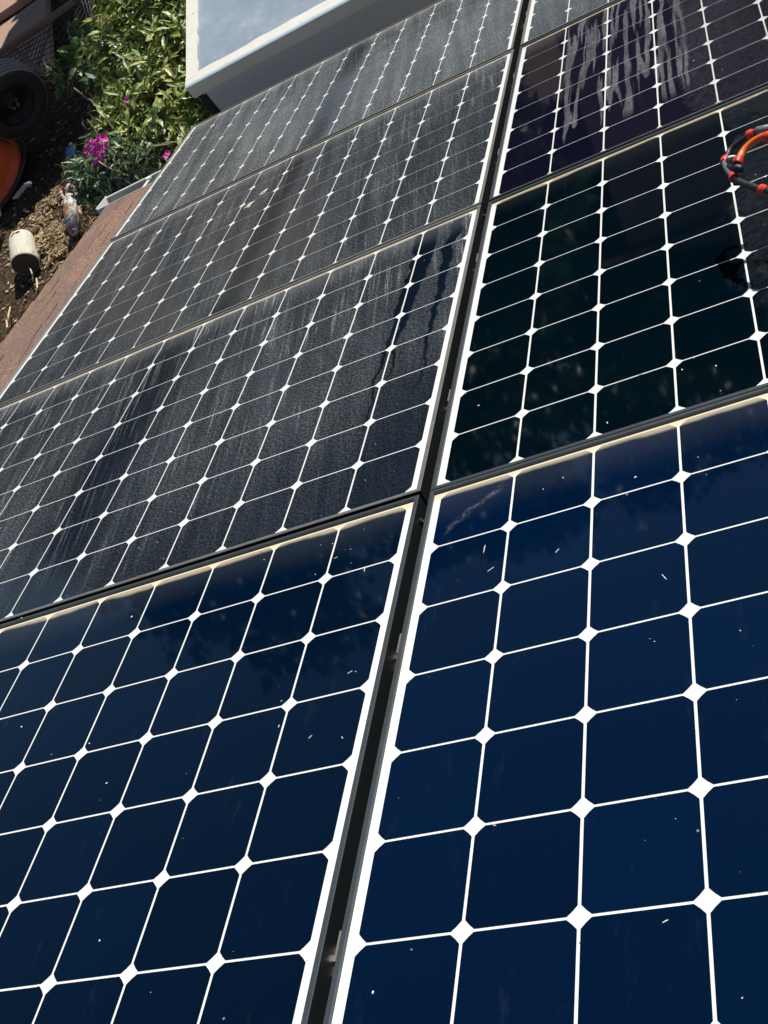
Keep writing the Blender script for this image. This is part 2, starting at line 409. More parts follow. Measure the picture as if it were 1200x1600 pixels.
# shingle courses: strips along the rake, each thicker at its outer edge, in staggered lengths
bm = bmesh.new(); rnd = random.Random(3)
EXP = .142; v_ = EAVE+.012; row = 0
while v_ > -4.2:
    v0_ = v_-EXP; x = RAKE; first = True; row += 1
    box(bm, RAKE, 3.2, v0_-.02, v_-.006, -.0110, -.0045+.0004*(row % 2))
    while x < 3.2:
        wd_ = rnd.uniform(.05, .22); x2 = min(x+wd_, 3.2); slot = rnd.uniform(.004, .011) if rnd.random() < .8 else .001
        zt = rnd.uniform(.0015, .004); jg = rnd.uniform(-.012, .01); j0 = -.012
        xa, xb = x+(0 if x > RAKE else rnd.uniform(-.003, .003)), x2-slot
        vs = [bm.verts.new(p) for p in ((xa, v0_+j0, -.004), (xb+.003, v0_+j0, -.004), (xb, v_+jg*.3, -.004), (xa, v_+jg*.3, -.004), (xa, v0_+j0, -.0015), (xb+.003, v0_+j0, -.0015), (xb, v_+jg*.3, zt), (xa, v_+jg*.3, zt))]
        for f in ((4, 5, 6, 7), (0, 1, 5, 4), (1, 2, 6, 5), (2, 3, 7, 6), (3, 0, 4, 7)): bm.faces.new([vs[k] for k in f])
        x = x2
    v_ = v0_
obj('shingles', bm, M_SH, house)
bm = bmesh.new(); box(bm, RAKE+.012, RAKE+.034, -4.2, EAVE, -.20, -.061); box(bm, RAKE+.034, 3.2, EAVE-.022, EAVE, -.20, -.061)
obj('fascia', bm, M_WHITE, house)
# gutter: an open trough with hangers and an end cap
bm = bmesh.new()
prof = [(.0, .000), (.0, -.085), (.012, -.105), (.10, -.105), (.125, -.06), (.130, -.005), (.130, .002), (.118, .002), (.118, -.003), (.1255, -.004), (.12, -.058), (.097, -.100), (.014, -.100), (.004, -.083), (.004, .0)]
g0 = RAKE-.055; ra = None
L_ = []
for x in (g0, 3.2):
    L_.append([bm.verts.new((x, EAVE+.003+a, b+.004)) for a, b in prof])
for k in range(len(prof)):
    k2 = (k+1) % len(prof); bm.faces.new((L_[0][k], L_[1][k], L_[1][k2], L_[0][k2]))
gut = obj('gutter', bm, [M_WHITE, M_GUT], house)
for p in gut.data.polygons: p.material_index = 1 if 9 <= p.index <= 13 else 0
bm = bmesh.new(); pv = [(0, .006), (0, -.083), (.012, -.103), (.10, -.103), (.124, -.06), (.129, .006)]
a_ = [bm.verts.new((g0-.003, EAVE+.003+a, b+.004)) for a, b in pv]; b_ = [bm.verts.new((g0+.003, EAVE+.003+a, b+.004)) for a, b in pv]
bm.faces.new(a_); bm.faces.new(b_[::-1])
for k in range(6): bm.faces.new((a_[k], b_[k], b_[(k+1) % 6], a_[(k+1) % 6]))
obj('end_cap', bm, M_WHITE, gut)
for x in (-1.93, -1.2, -.4, .4, 1.2):
    bm = bmesh.new(); box(bm, x-.008, x+.008, EAVE+.004, EAVE+.125, -.004, -.001); box(bm, x-.012, x+.012, EAVE+.10, EAVE+.121, -.001, .006); obj('hanger', bm, M_WHITE, gut)
# walls (vertical, in world axes)
bm = bmesh.new()
ev = RW(0, EAVE-.25, RT); ts = RW(0, -4.0, RT)
for (x, xx) in ((RAKE+.22, RAKE+.36), (2.9, 3.04)):
    a = [bm.verts.new(p) for p in ((x, ts.y, GZ-.05), (x, ev.y, GZ-.05), (x, ev.y, ev.z-.09), (x, ts.y, ts.z-.09))]
    b = [bm.verts.new(p) for p in ((xx, ts.y, GZ-.05), (xx, ev.y, GZ-.05), (xx, ev.y, ev.z-.09), (xx, ts.y, ts.z-.09))]
    bm.faces.new(a); bm.faces.new(b[::-1])
    for k in range(4): bm.faces.new((a[k], b[k], b[(k+1) % 4], a[(k+1) % 4]))
box(bm, RAKE+.361, 2.899, ev.y-.14, ev.y-.002, GZ-.05, ev.z-.09)
box(bm, RAKE+.361, 2.899, ts.y, ts.y+.14, GZ-.05, ts.z-.09)
bmesh.ops.transform(bm, matrix=(Matrix.Translation(RW(0, 0, RT)) @ Matrix.Rotation(-PITCH, 4, 'X')).inverted(), verts=bm.verts)
obj('wall', bm, M_WALL, house)

# ------------------------------------------------------------------ the flat white-framed skylight beyond the panels
def glass_mat():
    M = Mat('frosted_blue_glass'); n = M.noise(scale=3.2, detail=6, rough=.65); n2 = M.noise(scale=26, detail=5, rough=.7)
    b = M.ramp(n, [(.3, (.22, .27, .33)), (.5, (.27, .33, .40)), (.72, (.38, .43, .47))])
    b = M.mix(M.step(n2, .60, .78), b, (.46, .50, .50))
    c = M.step(M.noise(scale=2.1, detail=6, rough=.7, dist=.8), .55, .75)
    b = M.mix(M.m('MULTIPLY', c, .35), b, (.50, .54, .52))
    M.set(base=b, rough=M.m('ADD', .25, M.m('MULTIPLY', n2, .3)), spec=.35, normal=M.bump(n, .15, .01)); return M.mat
def paint_mat():
    M = Mat('cream_flaking_paint'); n = M.noise(scale=22, detail=6, rough=.7)
    b = M.mix(n, (.60, .59, .50), (.78, .77, .70)); b = M.mix(M.step(M.noise(scale=60, detail=4), .66, .72), b, (.30, .28, .24))
    M.set(base=b, rough=.6, normal=M.bump(n, .4, .004)); return M.mat
def curb_mat(name, c1, c2, rough):
    M = Mat(name); x = M.xyz()
    n = M.noise(M.vec(M.m('MULTIPLY', x[0], 1.), x[1], M.m('MULTIPLY', x[2], 9.)), 3, 4, .55, .6)
    M.set(base=M.mix(n, c1, c2), rough=rough, metal=.0, normal=M.bump(M.noise(scale=2.2, detail=2), .5, .02)); return M.mat
BX0, BX1, BY0, BZ = -1.623, .30, 3.147, -1.010
BY1 = BY0+1.35
sk = empty('skylight', (BX0, BY0, BZ)); tag(sk, 'white framed skylight with frosted blue glass and grey metal sides beyond the far panel row', 'skylight')
LX, LY = BX1-BX0, BY1-BY0
bm = bmesh.new(); box(bm, .064, LX-.064, .050, LY-.06, -.012, -.006); obj('glass', bm, glass_mat(), sk)
# frame of uneven hand-painted width
bm = bmesh.new(); MP = paint_mat(); rr = random.Random(5)
def edge_strip(a, b, inner, w0, w1, z, n=60):
    A, B = Vector(a), Vector(b); N = Vector(inner); prev = None
    for i in range(n+1):
        t = i/n; p = A.lerp(B, t); ww = w0 + (w1-w0)*t + .006*mnoise.noise(Vector((t*22, w0*90, 1)))+.0025*mnoise.noise(Vector((t*90, w0*90, 4)))
        q = (bm.verts.new((p.x, p.y, z)), bm.verts.new((p.x+N.x*ww, p.y+N.y*ww, z)), bm.verts.new((p.x+N.x*(ww+.002), p.y+N.y*(ww+.002), z-.008)))
        if prev: bm.faces.new((prev[0], q[0], q[1], prev[1])); bm.faces.new((prev[1], q[1], q[2], prev[2]))
        prev = q
edge_strip((.0, .010, 0), (LX, .010, 0), (0, 1, 0), .060, .085, .0018)
edge_strip((.004, .047, 0), (.004, LY, 0), (1, 0, 0), .058, .064, .0025)
edge_strip((.0, LY, 0), (LX, LY, 0), (0, -1, 0), .06, .06, .001)
edge_strip((LX-.004, .0, 0), (LX-.004, LY, 0), (-1, 0, 0), .06, .06, .0025)
fr = obj('frame', bm, MP, sk)
bm = bmesh.new(); box(bm, .0, LX, .0, .044, -.062, -.001); box(bm, .0, .040, .0445, LY, -.062, -.001); box(bm, LX-.04, LX, .0445, LY, -.062, -.001); box(bm, .041, LX-.041, LY-.05, LY, -.062, -.001)
bevel(bm, .004, 2)
obj('upper_rim', bm, curb_mat('rim_metal', (.58, .54, .46), (.70, .67, .60), .35), sk)
# narrow bluish flashing lip lying along the near edge
bm = bmesh.new()
pr = None
for i in range(61):
    x = LX*i/60; wv = .004*mnoise.noise(Vector((x*7, 2, 0)))
    q = [bm.verts.new((x, yy, zz)) for yy, zz in ((-.003, -.007), (-.004, .0005), (.003, .0035), (.016+wv, .0035), (.019+wv, .001))]
    if pr:
        for k in range(4): bm.faces.new((pr[k], q[k], q[k+1], pr[k+1]))
    pr = q
obj('flashing_lip', bm, plain('pale_blue_metal', (.52, .62, .68), .45, .1, .15, 10), sk)
bm = bmesh.new(); box(bm, .052, LX-.052, .020, .030, -.46, -.0625); box(bm, .052, .062, .031, LY-.05, -.46, -.0625); box(bm, LX-.062, LX-.052, .031, LY-.05, -.46, -.0625); box(bm, .063, LX-.063, LY-.06, LY-.05, -.46, -.0625)
box(bm, .045, LX-.052, .012, .0195, -.072, -.063)
obj('curb', bm, curb_mat('curb_grey', (.47, .50, .52), (.56, .59, .60), .25), sk)
bm = bmesh.new(); box(bm, .012, .0515, .022, .034, -.46, -.0632); obj('corner_void_fill', bm, plain('void_black', (.012, .012, .013), .8), sk)  # black block stands in for the shaded opening beside the curb
# posts carrying it down to the ground
for x in (.10, LX-.10):
    for y in (.12, LY-.12):
        bm = bmesh.new(); box(bm, x-.04, x+.04, y-.04, y+.04, GZ-BZ-.02, -.461); obj('post', bm, M_WHITE, sk)
for c_ in sk.children:      # the near side runs slightly askew to the left side
    for vv in c_.data.vertices: vv.co.x -= .10*vv.co.y; vv.co.y += .014*vv.co.x

# ------------------------------------------------------------------ hose and fittings of the panel brush
M_BH = plain('black_hose', (.020, .024, .027), .42, 0, .25, 60, .2)
M_OR = plain('orange_hose', (.85, .17, .02), .38, 0, .1, 40)
M_RD = plain('red_collar', (.72, .055, .03), .4, 0, .12, 60)
M_GY = plain('grey_fitting', (.17, .18, .19), .45, 0, .3, 60)
M_WT = plain('white_plastic', (.75, .75, .72), .5, 0, .05)
def hp(px, py, h): q = roofpt(px, py, h); return RW(q.x, q.y, h)
hs = empty('brush_hose', hp(1140, 262, .13)); hl = hs.location.copy()
tag(hs, 'loop of black and orange hose with red collars held above the right panels', 'hose')
def ht(name, pts, rad, mat, n=12):
    bm = bmesh.new(); q = [hp(*p)-hl for p in pts]; tube(bm, spline(q, 6) if len(q) > 2 else q, rad, n); return obj(name, bm, mat, hs, True)
K = .2
def zz(x, y): return (1080+x*K, 160+y*K)
ht('black_tube', [(*zz(700, 190), .16), (*zz(560, 222), .157), (*zz(480, 246), .153), (*zz(400, 292), .147), (*zz(310, 365), .14), (*zz(272, 440), .135)], .0050, M_BH)
ht('orange_tube', [(*zz(372, 450), .150), (*zz(400, 392), .153), (*zz(455, 330), .158), (*zz(530, 280), .163), (*zz(610, 250), .168), (*zz(720, 235), .17)], .0058, M_OR)
ht('fitting', [(*zz(272, 455), .135), (*zz(276, 490), .134), (*zz(298, 535), .133), (*zz(332, 575), .132)], .0070, M_GY)
ht('black_tube', [(*zz(335, 585), .132), (*zz(380, 620), .131), (*zz(430, 642), .130), (*zz(560, 683), .128), (*zz(720, 720), .125)], .0054, M_BH)
ht('fitting', [(*zz(300, 500), .137), (*zz(385, 520), .146)], .0062, M_BH)
ht('fitting', [(*zz(300, 455), .138), (*zz(372, 462), .150)], .0075, M_BH)
ht('valve_tab', [(*zz(300, 436), .145), (*zz(335, 432), .147)], .0042, M_WT)
for a, b, r_ in (((452, 232, .1555), (492, 262, .151), .0105), ((262, 440, .136), (268, 462, .135), .0100), ((322, 568, .133), (344, 592, .132), .0115), ((356, 445, .148), (384, 462, .150), .0108), ((556, 672, .128), (580, 696, .127), .0105), ((590, 268, .165), (612, 262, .167), .0105)):
    mid = (Vector(hp(*zz(*a[:2]), a[2]))+Vector(hp(*zz(*b[:2]), b[2])))/2-hl
    # collar axis follows the tube there
    ax = {452: (hp(*zz(520, 233), .155)-hp(*zz(440, 268), .15)), 262: (hp(*zz(285, 400), .137)-hp(*zz(272, 470), .135)), 322: (hp(*zz(300, 535), .133)-hp(*zz(360, 605), .131)), 356: (hp(*zz(395, 400), .153)-hp(*zz(366, 465), .148)), 556: (hp(*zz(600, 694), .127)-hp(*zz(520, 670), .129)), 590: (hp(*zz(640, 246), .168)-hp(*zz(570, 264), .166))}[a[0]].normalized()
    bm = bmesh.new(); Mx = Matrix.Translation(mid) @ ax.to_track_quat('Z', 'Y').to_matrix().to_4x4()
    r_ *= .78; lathe(bm, [(r_*.62, -.007), (r_*.95, -.0068), (r_, -.005), (r_, .001), (r_*.85, .002), (r_*.85, .0055), (r_*.62, .006)], 18, Mx)
    obj('collar', bm, M_RD, hs)
ht('clamp', [(*zz(520, 225), .157), (*zz(620, 205), .159)], .0078, M_GY)

# ------------------------------------------------------------------ the yard
def soil():
    M = Mat('dry_soil'); n = M.noise(scale=1.3, detail=6, rough=.65); f = M.noise(scale=26, detail=6, rough=.8); vv = M.voro(scale=40)
    b = M.ramp(f, [(.32, (.022, .015, .010)), (.48, (.080, .054, .034)), (.58, (.17, .12, .078)), (.70, (.38, .29, .20))])
    b = M.mix(M.step(n, .45, .62), b, M.mix(.5, b, (.07, .045, .03)))
    b = M.mix(M.step(vv, .12, .05), b, (.33, .26, .17))
    M.set(base=b, rough=1., spec=.1, normal=M.bump(f, 1., .05)); return M.mat
bm = bmesh.new()
N = 130
def gh(x, y):
    d = min(1, max(0, (abs(x+4.5)+abs(y-6)-9)/4)); a = 1-d
    return GZ + a*(.05*mnoise.noise(Vector((x*.9, y*.9, 0)))+.028*mnoise.noise(Vector((x*4, y*4, 3)))) - .05*a
gx = [-150, -70, -40, -25, -16] + [-12+.1*i for i in range(N)] + [3, 6, 12, 25, 50, 90, 150]
gy = [-150, -60, -30, -12, -4, 0] + [1+.1*i for i in range(N)] + [16, 22, 32, 50, 90, 150]
grid = [[bm.verts.new((x, y, gh(x, y) if -12 <= x <= 1 and 1 <= y <= 14 else GZ-.05)) for y in gy] for x in gx]
for i in range(len(gx)-1):
    for j in range(len(gy)-1): bm.faces.new((grid[i][j], grid[i+1][j], grid[i+1][j+1], grid[i][j+1]))
g = obj('ground', bm, soil(), None, True); tag(g, kind='structure')

# straw, chips and dead leaves
M_LIT = Mat('dead_leaves'); cc = M_LIT.noise(scale=9, detail=2, rough=.9)
M_LIT.set(base=M_LIT.ramp(cc, [(.3, (.10, .06, .03)), (.5, (.30, .20, .11)), (.7, (.50, .40, .24))]), rough=.9)
M_LIT = M_LIT.mat
bm = bmesh.new(); rl_ = random.Random(9)
def flake(c, L, wd, r_=rl_):
    e = Euler((r_.uniform(-.5, .5), r_.uniform(-.5, .5), r_.uniform(0, 6.28))).to_matrix()
    q = [Vector((-L, 0, 0)), Vector((0, -wd, .2*L*r_.random())), Vector((L, 0, .1*L)), Vector((0, wd, .1*L))]
    bm.faces.new([bm.verts.new(c+e@p) for p in q])
for k in range(3600):
    px, py = rl_.uniform(-60, 330), rl_.uniform(60, 640)
    p = at(px, py, GZ)
    if rl_.random() > .35+.9*abs(mnoise.noise(p*1.3)): continue
    c = Vector((p.x, p.y, gh(p.x, p.y)+.008)); flake(c, rl_.uniform(.012, .038), rl_.uniform(.003, .014))
for k in range(800):    # thick patch between the log and the rusty tool
    px, py = rl_.gauss(88, 17), rl_.gauss(376, 17); p = at(px, py, GZ); flake(Vector((p.x, p.y, gh(p.x, p.y)+rl_.uniform(.005, .05))), rl_.uniform(.015, .04), rl_.uniform(.004, .014))
for k in range(600):
    t = rl_.random(); px, py = 15+85*t+rl_.gauss(0, 6), 385-105*t+rl_.gauss(0, 6); p = at(px, py, GZ); flake(Vector((p.x, p.y, gh(p.x, p.y)+rl_.uniform(.005, .04))), rl_.uniform(.012, .035), rl_.uniform(.004, .014))
tag(obj('leaf_litter', bm, M_LIT), kind='stuff')

# log lying on the soil, cut end towards the viewer
def log_mats():
    M = Mat('pale_weathered_wood'); x = M.xyz(); a = M.m('ARCTAN2', x[1], x[0])
    n = M.noise(M.vec(M.m('MULTIPLY', a, 4), 0., M.m('MULTIPLY', x[2], 1.6)), 4, 6, .7, .4)
    b = M.ramp(n, [(.25, (.20, .18, .14)), (.40, (.60, .57, .46)), (.6, (.74, .71, .60)), (.8, (.80, .78, .68))])
    b = M.mix(M.step(M.noise(scale=9, detail=5), .63, .68), b, (.04, .035, .03))
    M.set(base=b, rough=.9, normal=M.bump(n, .8, .01)); m1 = M.mat
    M = Mat('shaded_cut_end'); x = M.xyz(); r_ = M.m('SQRT', M.m('ADD', M.m('MULTIPLY', x[0], x[0]), M.m('MULTIPLY', x[1], x[1])))
    n = M.m('SINE', M.m('ADD', M.m('MULTIPLY', r_, 420), M.m('MULTIPLY', M.noise(scale=12), 5)))
    M.set(base=M.mix(M.m('MULTIPLY', M.m('ADD', n, 1), .5), (.06, .04, .028), (.13, .09, .06)), rough=.95); return m1, M.mat  # end face darkened: shade on the side away from the sun painted in
m1, m2 = log_mats()
bm = bmesh.new(); A = at(33, 370, GZ+.12); B = at(40, 413, GZ+.09)
ax = (B-A); LL = ax.length
prof = [(.0001, 0), (.068, .0), (.088, .02), (.096, .07), (.098, LL*.5), (.107, LL-.02), (.105, LL-.003), (.100, LL)]
rg = lathe(bm, prof, 28)
for vv in bm.verts:
    vv.co.x *= 1+.05*mnoise.noise(vv.co*6); vv.co.y *= 1+.05*mnoise.noise(vv.co*6+Vector((4, 0, 0)))
lg = empty('log', A, ax.to_track_quat('Z', 'Y').to_euler()); tag(lg, 'short pale cut log with a dark sawn end lying on the bare soil', 'log')
obj('bark', bm, m1, lg, True)
bm = bmesh.new(); bm.faces.new([bm.verts.new((.099*math.cos(k*.2244), .099*math.sin(k*.2244), LL-.001)) for k in range(28)]); obj('cut_end', bm, m2, lg)

# spare wheel
def tyre_mat():
    M = Mat('tyre_rubber'); n = M.noise(scale=20, detail=5); x = M.xyz(); rr = M.m('SQRT', M.m('ADD', M.m('MULTIPLY', x[0], x[0]), M.m('MULTIPLY', x[1], x[1]))); b = M.mix(n, (.022, .021, .02), (.06, .056, .052)); M.set(base=M.mix(M.m('GREATER_THAN', rr, Rw*.972), b, (.30, .28, .25)), rough=.75); return M.mat  # tread lightened: sunlight on the ribs painted into the rubber colour
wc = at(14, 156, GZ+.40)
to = (CAM-wc).normalized(); nrm = Vector((to.x*1.0+.05, to.y*1.0, -to.z*.9)).normalized()
wh = empty('spare_wheel', wc, nrm.to_track_quat('Z', 'Y').to_euler()); tag(wh, 'black wheel with worn ribbed tyre standing in the shade by the wire fence', 'wheel')
sc_ = (wc-CAM).length/FPX
Rw = 52*sc_
bm = bmesh.new()
prof = [(Rw*.60, -.10), (Rw*.74, -.115), (Rw*.90, -.11)]
tr = []
nr = 5
for k in range(nr):
    z0 = -.10+k*.2/nr; z1 = z0+.2/nr
    tr += [(Rw*.985, z0), (Rw, z0+.004), (Rw, z1-.009), (Rw*.965, z1-.008), (Rw*.965, z1-.001)]
prof = prof[:3] + tr + [(Rw*.90, .11), (Rw*.74, .115), (Rw*.60, .10), (Rw*.57, .07), (Rw*.57, -.07), (Rw*.60, -.10)]
lathe(bm, prof, 64)
for vv in bm.verts:
    r_ = math.hypot(vv.co.x, vv.co.y)
    if r_ > Rw*.96:
        a = math.atan2(vv.co.y, vv.co.x); vv.co.z += .0035*math.sin(a*32)
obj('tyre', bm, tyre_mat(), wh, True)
for p in wh.children[0].data.polygons: p.use_smooth = False
bm = bmesh.new()
lathe(bm, [(Rw*.59, .085), (Rw*.57, .095), (Rw*.53, .085), (Rw*.50, .03), (Rw*.40, .02), (Rw*.32, .035), (Rw*.18, .04), (Rw*.17, .055), (.0001, .06)], 48)
obj('rim', bm, plain('dark_steel', (.03, .025, .023), .6, .3, .4, 20), wh, True)
for k in range(5):
    bm = bmesh.new(); a = k*2*math.pi/5+.3
    lathe(bm, [(.0001, .085), (.011, .085), (.016, .075), (.017, .045), (.0001, .045)], 6, Matrix.Translation((Rw*.13*math.cos(a), Rw*.13*math.sin(a), .0)))
    obj('wheel_nut', bm, M_STEEL, wh)

# orange tub, mouth down
def mkplastic(name, c): return plain(name, c, .45, 0, .2, 9, .05)
tb = at(-12, 284, GZ); sc2 = (tb-CAM).length/FPX
t = empty('tub', tb, (R(6), R(-6), .3)); tag(t, 'orange plastic tub turned mouth down beside the soil path', 'tub')
bm = bmesh.new(); q = sc2
pr_ = [(66*q, .0), (67*q, .02), (63*q, .03)]
for i in range(10):
    tt = i/9; pr_.append(((62-26*tt**1.5)*q, .03+tt*.74))
pr_ += [(33*q, .80), (20*q, .81), (.0001, .81)]
lathe(bm, pr_, 48); obj('shell', bm, mkplastic('orange_plastic', (1.0, .12, .02)), t, True)
bm = bmesh.new(); lathe(bm, [(66*q, .0), (71*q, .0), (73*q, .02), (71*q, .04), (66*q, .035)], 48); obj('base_rim', bm, mkplastic('dark_plastic', (.05, .02, .015)), t, True)
# ribbed rubber scrap next to it
t = empty('ribbed_strip', at(30, 300, GZ+.05)); tag(t, 'short grey ribbed rubber strip lying against the orange tub', 'rubber strip')
bm = bmesh.new(); e1 = at(26, 308, GZ+.04)-t.location; e2 = at(43, 287, GZ+.10)-t.location
for k in range(6):
    c = e1.lerp(e2, k/5); s_ = at(26+k*3.4+5, 306-k*4.2, GZ+.10)-at(26+k*3.4-5, 309-k*4.2, GZ+.10)
    tube(bm, [c-s_*.5, c+s_*.5], .012, 8)
obj('ribs', bm, plain('pale_rubber', (.42, .42, .40), .8), t)
bm = bmesh.new(); tube(bm, [e1-Vector((0, 0, .02)), e2-Vector((0, 0, .02))], .02, 8); obj('backing', bm, plain('void_black2', (.02, .02, .02), .8), t)

# rusty painted tool with two curved handles
def rusty():
    M = Mat('peeling_paint_rust'); n = M.noise(scale=14, detail=5, rough=.7); n2 = M.noise(scale=30, detail=4, rough=.7)
    b = M.ramp(n, [(.36, (.60, .66, .66)), (.45, (.50, .58, .60)), (.49, (.42, .22, .13)), (.66, (.22, .09, .05))])
    b = M.mix(M.step(n2, .60, .64), b, (.02, .015, .012)); M.set(base=b, rough=.7, normal=M.bump(n, .5, .01)); return M.mat
M_RU = rusty()
def yp(px, py, h=.12): return at(px, py, GZ+h)
o0 = yp(112, 335, .06); t = empty('garden_tool', o0); tag(t, 'old hand tool of peeling white paint and rust with curved handles, lying on dark soil', 'tool')
def tl(name, pts, rad, mat=M_RU, n=12):
    bm = bmesh.new(); q = [p-o0 for p in pts]; Q = spline(q, 5)
    if isinstance(rad, list):
        rr_ = [];
        for i in range(len(Q)):
            x = i/(len(Q)-1)*(len(rad)-1); a = int(min(x, len(rad)-2)); rr_.append(rad[a]+(rad[a+1]-rad[a])*(x-a))
        rad = rr_
    tube(bm, Q, rad, n); return obj(name, bm, mat, t, True)
tl('body', [yp(110, 305, .16), yp(112, 318, .17), yp(112, 332, .16), yp(113, 346, .13), yp(115, 357, .10), yp(116, 364, .09)], [.035, .062, .060, .055, .045, .03])
tl('handle', [yp(104, 312, .18), yp(97, 306, .18), yp(95, 298, .18), yp(97, 292, .18)], .014)
tl('handle', [yp(104, 303, .19), yp(110, 290, .22), yp(117, 297, .2), yp(118, 308, .18)], .015)
tl('handle', [yp(122, 322, .18), yp(125, 337, .16), yp(123, 354, .14), yp(118, 367, .12)], [.014, .016, .014, .006])
tl('neck', [yp(108, 292, .17), yp(110, 300, .18), yp(110, 308, .17)], [.028, .035, .04])
tl('spike', [yp(104, 345, .13), yp(97, 346, .12)], [.02, .006])

# things half lost in shade
t_ = empty('bottle', at(113, 252, GZ+.02)); tag(t_, 'crumpled clear blue plastic bottle in deep shade above the rusty tool', 'bottle')
bm = bmesh.new(); ax = (at(112, 232, GZ+.1)-at(114, 256, GZ+.1)); L0 = ax.length
lathe(bm, [(.0001, 0), (.042, .0), (.048, .02), (.044, L0*.3), (.05, L0*.5), (.045, L0*.7), (.018, L0*.88), (.015, L0)], 18, ax.to_track_quat('Z', 'Y').to_matrix().to_4x4())
for vv in bm.verts: vv.co += Vector((1, 1, 1))*.008*mnoise.noise(vv.co*25)
obj('body', bm, plain('blue_plastic', (.10, .22, .45), .25, 0, .5, 20), t_)
bm = bmesh.new(); lathe(bm, [(.0001, L0+.03), (.017, L0+.03), (.018, L0), (.0001, L0)], 14, ax.to_track_quat('Z', 'Y').to_matrix().to_4x4()); obj('cap', bm, M_WT, t_)
bm = bmesh.new(); c0 = at(-12, 356, GZ+.05)
nn = 12; gg = [[None]*nn for _ in range(nn)]
for i in range(nn):
    for j in range(nn):
        p = Vector((i/(nn-1)-.5, j/(nn-1)-.5, 0))*.24; p.z = .07*mnoise.noise(p*9)+.06; gg[i][j] = bm.verts.new(p)
for i in range(nn-1):
    for j in range(nn-1): bm.faces.new((gg[i][j], gg[i+1][j], gg[i+1][j+1], gg[i][j+1]))
bmesh.ops.solidify(bm, geom=bm.faces[:], thickness=.004)
tag(obj('tarp', bm, plain('blue_tarp', (.25, .36, .44), .5), None, True, c0), 'crumpled corner of pale blue tarp at the left edge above the log', 'tarp')

# paving slabs and loose boards at the top left
M_SL = plain('pink_slab', (.42, .27, .20), .9, 0, .25, 6, .4)
def slab(name, px, z, th, mat, label, cat, group=None):
    bm = bmesh.new(); tp = [at(x, y, z) for x, y in px]; c = sum(tp, Vector())/len(tp); tp = [p-c for p in tp]
    a = [bm.verts.new(p) for p in tp]; b = [bm.verts.new(p-Vector((0, 0, th))) for p in tp]
    bm.faces.new(a[::-1]); bm.faces.new(b)
    for k in range(len(a)): bm.faces.new((a[k], a[(k+1) % len(a)], b[(k+1) % len(a)], b[k]))
    bmesh.ops.recalc_face_normals(bm, faces=bm.faces[:]); bevel(bm, .01, 2)
    o = obj(name, bm, mat, None, False, c); tag(o, label, cat, group); return o
slab('paving_slab', [(-70, 74), (-4, 44), (70, -10), (74, 44), (78, 104), (-60, 140)], GZ+.03, .08, M_SL, 'large pinkish tan paving slab behind the black wheel', 'paving slab', 'paving slabs by the fence')
slab('paving_slab', [(-80, 64), (-20, 34), (62, -22), (30, -60), (-90, -20)], GZ+.035, .08, M_SL, 'pinkish paving slab in the extreme top left corner, beyond the dark joint', 'paving slab', 'paving slabs by the fence')

# wire fence panel
M_RW = plain('weathered_rail', (.22, .15, .10), .85, 0, .35, 14, .4)
M_WR = plain('rusty_wire', (.10, .085, .07), .6, .5, .3, 30)
FB = GZ+.06
f0 = at(60, 60, FB); fe = empty('wire_fence', f0); tag(fe, 'fallen wire mesh fence panel with weathered wooden rails behind the black wheel', 'fence')
def bar(name, a, b, w_, mat, par=fe, o_=f0):
    A_, B_ = Vector(a)-o_, Vector(b)-o_; d = B_-A_; bm = bmesh.new(); box(bm, -w_/2, w_/2, -w_*.35, w_*.35, 0, d.length); bevel(bm, w_*.08, 1)
    bmesh.ops.transform(bm, matrix=Matrix.Translation(A_) @ d.to_track_quat('Z', 'Y').to_matrix().to_4x4(), verts=bm.verts); return obj(name, bm, mat, par)
FH = GZ+.45
bar('rail', at(-30, 104, FH), at(116, 2, FH+.1), .055, M_RW)
bar('rail', at(22, 76, FH-.02), at(86, 130, FH-.2), .03, M_RW)
bar('post', at(114, -6, FH+.25), at(182, 60, FH+.1), .05, plain('dark_post', (.07, .045, .035), .8))
bm = bmesh.new()
for k in range(17):
    t0 = k/16; a = at(5+80*t0, 84-56*t0, FH); b = at(-28+88*t0, 150-42*t0+10*math.sin(k), GZ+.10); tube(bm, [a-f0, b-f0], .004, 5)
for k in range(9):
    t0 = k/8; a = at(-6-22*t0, 92+48*t0, FH-(.35*t0)); b = at(80+8*t0, 36+70*t0, FH-(.35*t0)); tube(bm, [a-f0, b-f0], .004, 5)
obj('mesh', bm, M_WR, fe)
bm = bmesh.new()
for k in range(16):
    x = 124+k*5; a = at(x, -14, FH+.35); b = at(x+16, 42+k*1.5, FH+.1); tube(bm, [a-f0, b-f0], .004, 5)
    a = at(x+12, -14, FH+.35); b = at(x-8, 24+k*3.2, FH+.1); tube(bm, [a-f0, b-f0], .004, 5)
obj('mesh', bm, plain('bright_wire', (.5, .48, .42), .5, .6), fe)

